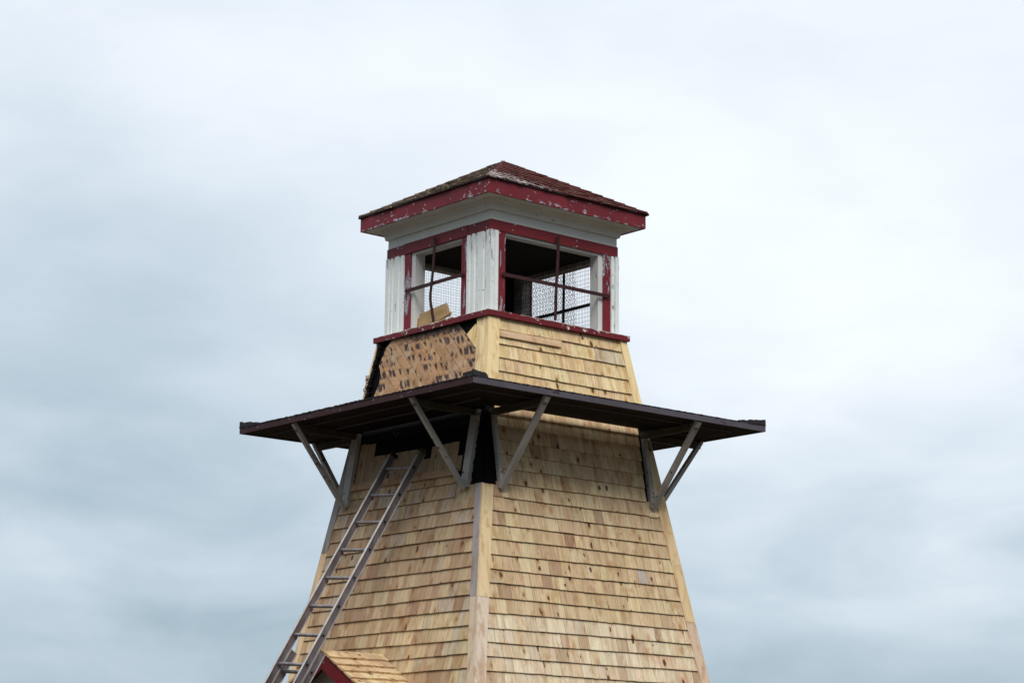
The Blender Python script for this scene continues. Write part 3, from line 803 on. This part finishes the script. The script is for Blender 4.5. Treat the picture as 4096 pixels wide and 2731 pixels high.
# ------------------------------------------------------------ entrance hood on the left wall
RZH, RY, XF = -4.218, .006, -2.035; SL = .59; ca = 1/math.sqrt(1+SL*SL); sa2 = SL*ca
hoodw = .62
def hood(sg):
    def fn(a, t, o):            # a = depth from the front, t = distance down the slope, o outward
        return Vector((XF+a, RY+sg*(t*ca+o*sa2), RZH-t*sa2+o*ca))
    return fn
b = MB()
xw = -(ht(-4.9))
for sg in (-1, 1):
    fn = hood(sg); Lh = hoodw/ca
    b.box(fn, (.02, .76), (.012, Lh-.01), (-.040, -.012))
hb = b.build('entrance_hood', 'inside', tower)
for sg in (-1, 1):
    fn = hood(sg); b = MB(); rows = [0, .167, .297, .418, .550, .68, Lh+.02]
    for r in range(6):
        a = -.012
        while a < .80:
            e = min(.80, a+ri(.06, .15)); sgr = ri(-.006, .006)
            LL = []
            for k in (0, 1):
                for j in (0, 1):
                    for aa in (a+.001, e-.0015):
                        LL.append((aa, (max(0.0, rows[r]-.02) if j == 0 else rows[r+1]+sgr), (-.011 if k == 0 else (-.006 if j == 0 else .016))))
            b.hexa([fn(*p) for p in LL], jit(random.choice([(.70, .50, .29), (.64, .44, .25), (.72, .55, .33), (.58, .40, .24)]), .08), L=LL)
            a = e
    b.build('hood_slope', 'cedar', hb)
    b = MB(); Lq = hoodw/ca
    fz = lambda a_, t_, o_: Vector((XF+a_, RY+sg*t_, RZH-SL*t_+o_))
    b.box(fz, (.0, .020), (0, hoodw), (-.175, -.022)); b.build('bargeboard', 'red', hb)
b = MB()
b.prism([(RY-.58, -4.60), (RY+.58, -4.60), (RY, -4.262)], lambda a_, c_, o_: Vector((-1.86+o_, a_, c_)), 0, .02); b.build('gable_panel', 'trimwhite', hb)
b = MB()
for sg in (-1, 1): b.box(lambda a_, c_, z_: Vector((c_, a_, z_)), (RY+sg*.50-.035, RY+sg*.50+.035), (-2.0, -1.93), (-G0, -4.56))
b.build('hood_post', 'trimwhite', hb)
b = MB(); b.box(lambda a_, c_, z_: canon('L', a_, c_, z_), (RY-.40, RY+.40), (ht(-5.3)-.05, ht(-7.3)+.05), (-G0+.02, -5.35)); b.build('door', 'red', tower)

# ------------------------------------------------------------ extension ladder
lad = tag(empty('extension_ladder'), 'long grey aluminium extension ladder leaning on the left shingled wall under the gallery', 'ladder')
P0 = Vector((-1.218, -.232, -2.523)); D = Vector((-.151, .016, -.2650)); Wv = Vector((-.014, .419, .030))
Dn = D.normalized(); Wn = (Wv-Dn*Wv.dot(Dn)).normalized(); Nn = Wn.cross(Dn).normalized()
if Nn.x > 0: Nn = -Nn
st = D.length; WL = Wv.length
def section(k0, k1, off, dw, shift, lower):
    def fn(a, t, n): return P0 + Wn*(a+dw) + Dn*t + Nn*(n+off)
    dp = .037
    for a, o in ((0.0, 1), (WL, -1)):
        b = MB(); b.box(fn, (a-.0022, a+.0022), (k0*st, k1*st), (-dp+.004, dp-.004))
        rail = b.build('rail', 'alu', lad)
        if lower: rail['label'] = 'rail of the lower section, behind the upper one'
        b = MB()
        t1 = k1*st
        if not lower:
            b.box(fn, (a-.013, a+.013), (k0*st+.05, t1), (dp-.004, dp))
        else: b.box(fn, (a-.013, a+.013), (k0*st, t1), (dp-.004, dp))
        b.box(fn, (a-.013, a+.013), (k0*st, t1), (-dp, -dp+.004))
        b.build('flange', 'aluflange', rail)
    k = math.ceil(k0)
    while k < k1-.2:
        t = (k+shift)*st; b = MB()
        b.tube([fn(.0022, t, 0), fn(WL-.0022, t, 0)], .0165, 14, up0=Dn, cap=False)
        rg = b.build('rung', 'rung', lad, smooth=True); k += 1
        for a, sgn in ((0.0, -1), (WL, 1)):
            c_ = fn(a, t, 0); ax_ = Wn*sgn; b = MB(); n0 = 14
            ringp = [[c_ + ax_*hh_ + (Dn*math.cos(2*math.pi*q/n0)+Nn*math.sin(2*math.pi*q/n0))*rr_ for q in range(n0)]
                     for rr_, hh_ in ((.0195, .0022), (.0190, .0075), (.0140, .0075), (.0135, .0030))]
            v0 = len(b.v)
            for rg_ in ringp:
                for p_ in rg_: b.v.append(p_+Vector((0, 0, G0))); b.sz.append((0, 0, 0))
            for r_ in range(3):
                for q in range(n0):
                    i0_, i1_ = v0+r_*n0+q, v0+r_*n0+(q+1) % n0
                    b.face([i0_, i1_, i1_+n0, i0_+n0], [(0, 0)]*4, (1, 1, 1))
            b.build('collar', 'alu', rg)
            b = MB(); b.tube([c_+ax_*.0023, c_+ax_*.0035], .0138, 12, up0=Dn); b.build('hollow_end', 'holes', rg)
    return fn
fnu = section(-.56, 13.4, 0, 0, 0, False)
fnl = section(6.42, 18.35, -.078, .0, .10, True)
b = MB(); 
for i in range(8):
    a0 = math.pi*i/8; a1 = math.pi*(i+1)/8
    c_ = fnu(0, -.56*st, 0)
    q = [c_, c_+(Nn*math.cos(a0)-Dn*math.sin(a0))*.040, c_, c_+(Nn*math.cos(a1)-Dn*math.sin(a1))*.040]
    b.hexa([p-Wn*.016 for p in q]+[p+Wn*.016 for p in q])
b.build('end_cap', 'cap', lad)
b = MB(); b.box(fnu, (WL-.014, WL+.014), (-.60*st, -.48*st), (-.050, .030)); b.build('end_cap', 'darkiron', lad)

# ------------------------------------------------------------ offcuts lying in the left window
def offcut(quad, x0, x1, col, label):
    b = MB()      # quad in (y,z): a,b bottom; c,d top ; leaning between x0 (bottom) and x1 (top)
    (y0, z0), (y1, z1), (y2, z2), (y3, z3) = quad
    P = []
    for th in (0, .014):
        P += [(-x0+th, y0, z0), (-x0+th, y1, z1), (-x1+th, y2, z2), (-x1+th, y3, z3)]
    b.hexa(P, col, L=[(p[2], p[1], p[0]) for p in P])
    o = b.build('cedar_offcut', 'board', None); return tag(o, label, 'board', 'wood offcuts in the left window')
offcut([(.440, -1.072), (-.060, -1.030), (.462, -.955), (-.036, -.915)], .752, .744, (.42, .29, .15), 'straight brown board along the left lantern window sill, lowest and nearest of the pile')
offcut([(.462, -1.040), (-.115, -.992), (.474, -.905), (-.036, -.853)], .728, .718, (.50, .36, .20), 'widest cedar board of the left window pile, behind the lowest one, its corner highest')
offcut([(.05, -1.060), (-.125, -1.045), (.06, -1.015), (-.105, -.998)], .705, .700, (.52, .38, .22), 'short low board end lying right behind the tilted boards in the left window')
b = MB(); b.bar((-.742, .02, -1.008), (-.742, -.145, -.968), .03, .008, col=(.60, .45, .28))
tag(b.build('wood_splinter', 'board', None), 'thin pointed splinter sticking out right of the board pile in the left window', 'splinter')

# ------------------------------------------------------------ ground
me = bpy.data.meshes.new('ground'); N = 24; vs = []; fs = []
for i in range(N+1):
    for j in range(N+1):
        X = (i/N-.5)*5000; Yy = (j/N-.5)*5000; vs.append((X, Yy, 0 if max(abs(X), abs(Yy)) < 300 else -.5))
for i in range(N):
    for j in range(N): q = i*(N+1)+j; fs.append((q, q+N+1, q+N+2, q+1))
me.from_pydata(vs, [], fs); me.materials.append(MT['grass'])
g = bpy.data.objects.new('ground', me); COL.objects.link(g); g['kind'] = 'structure'
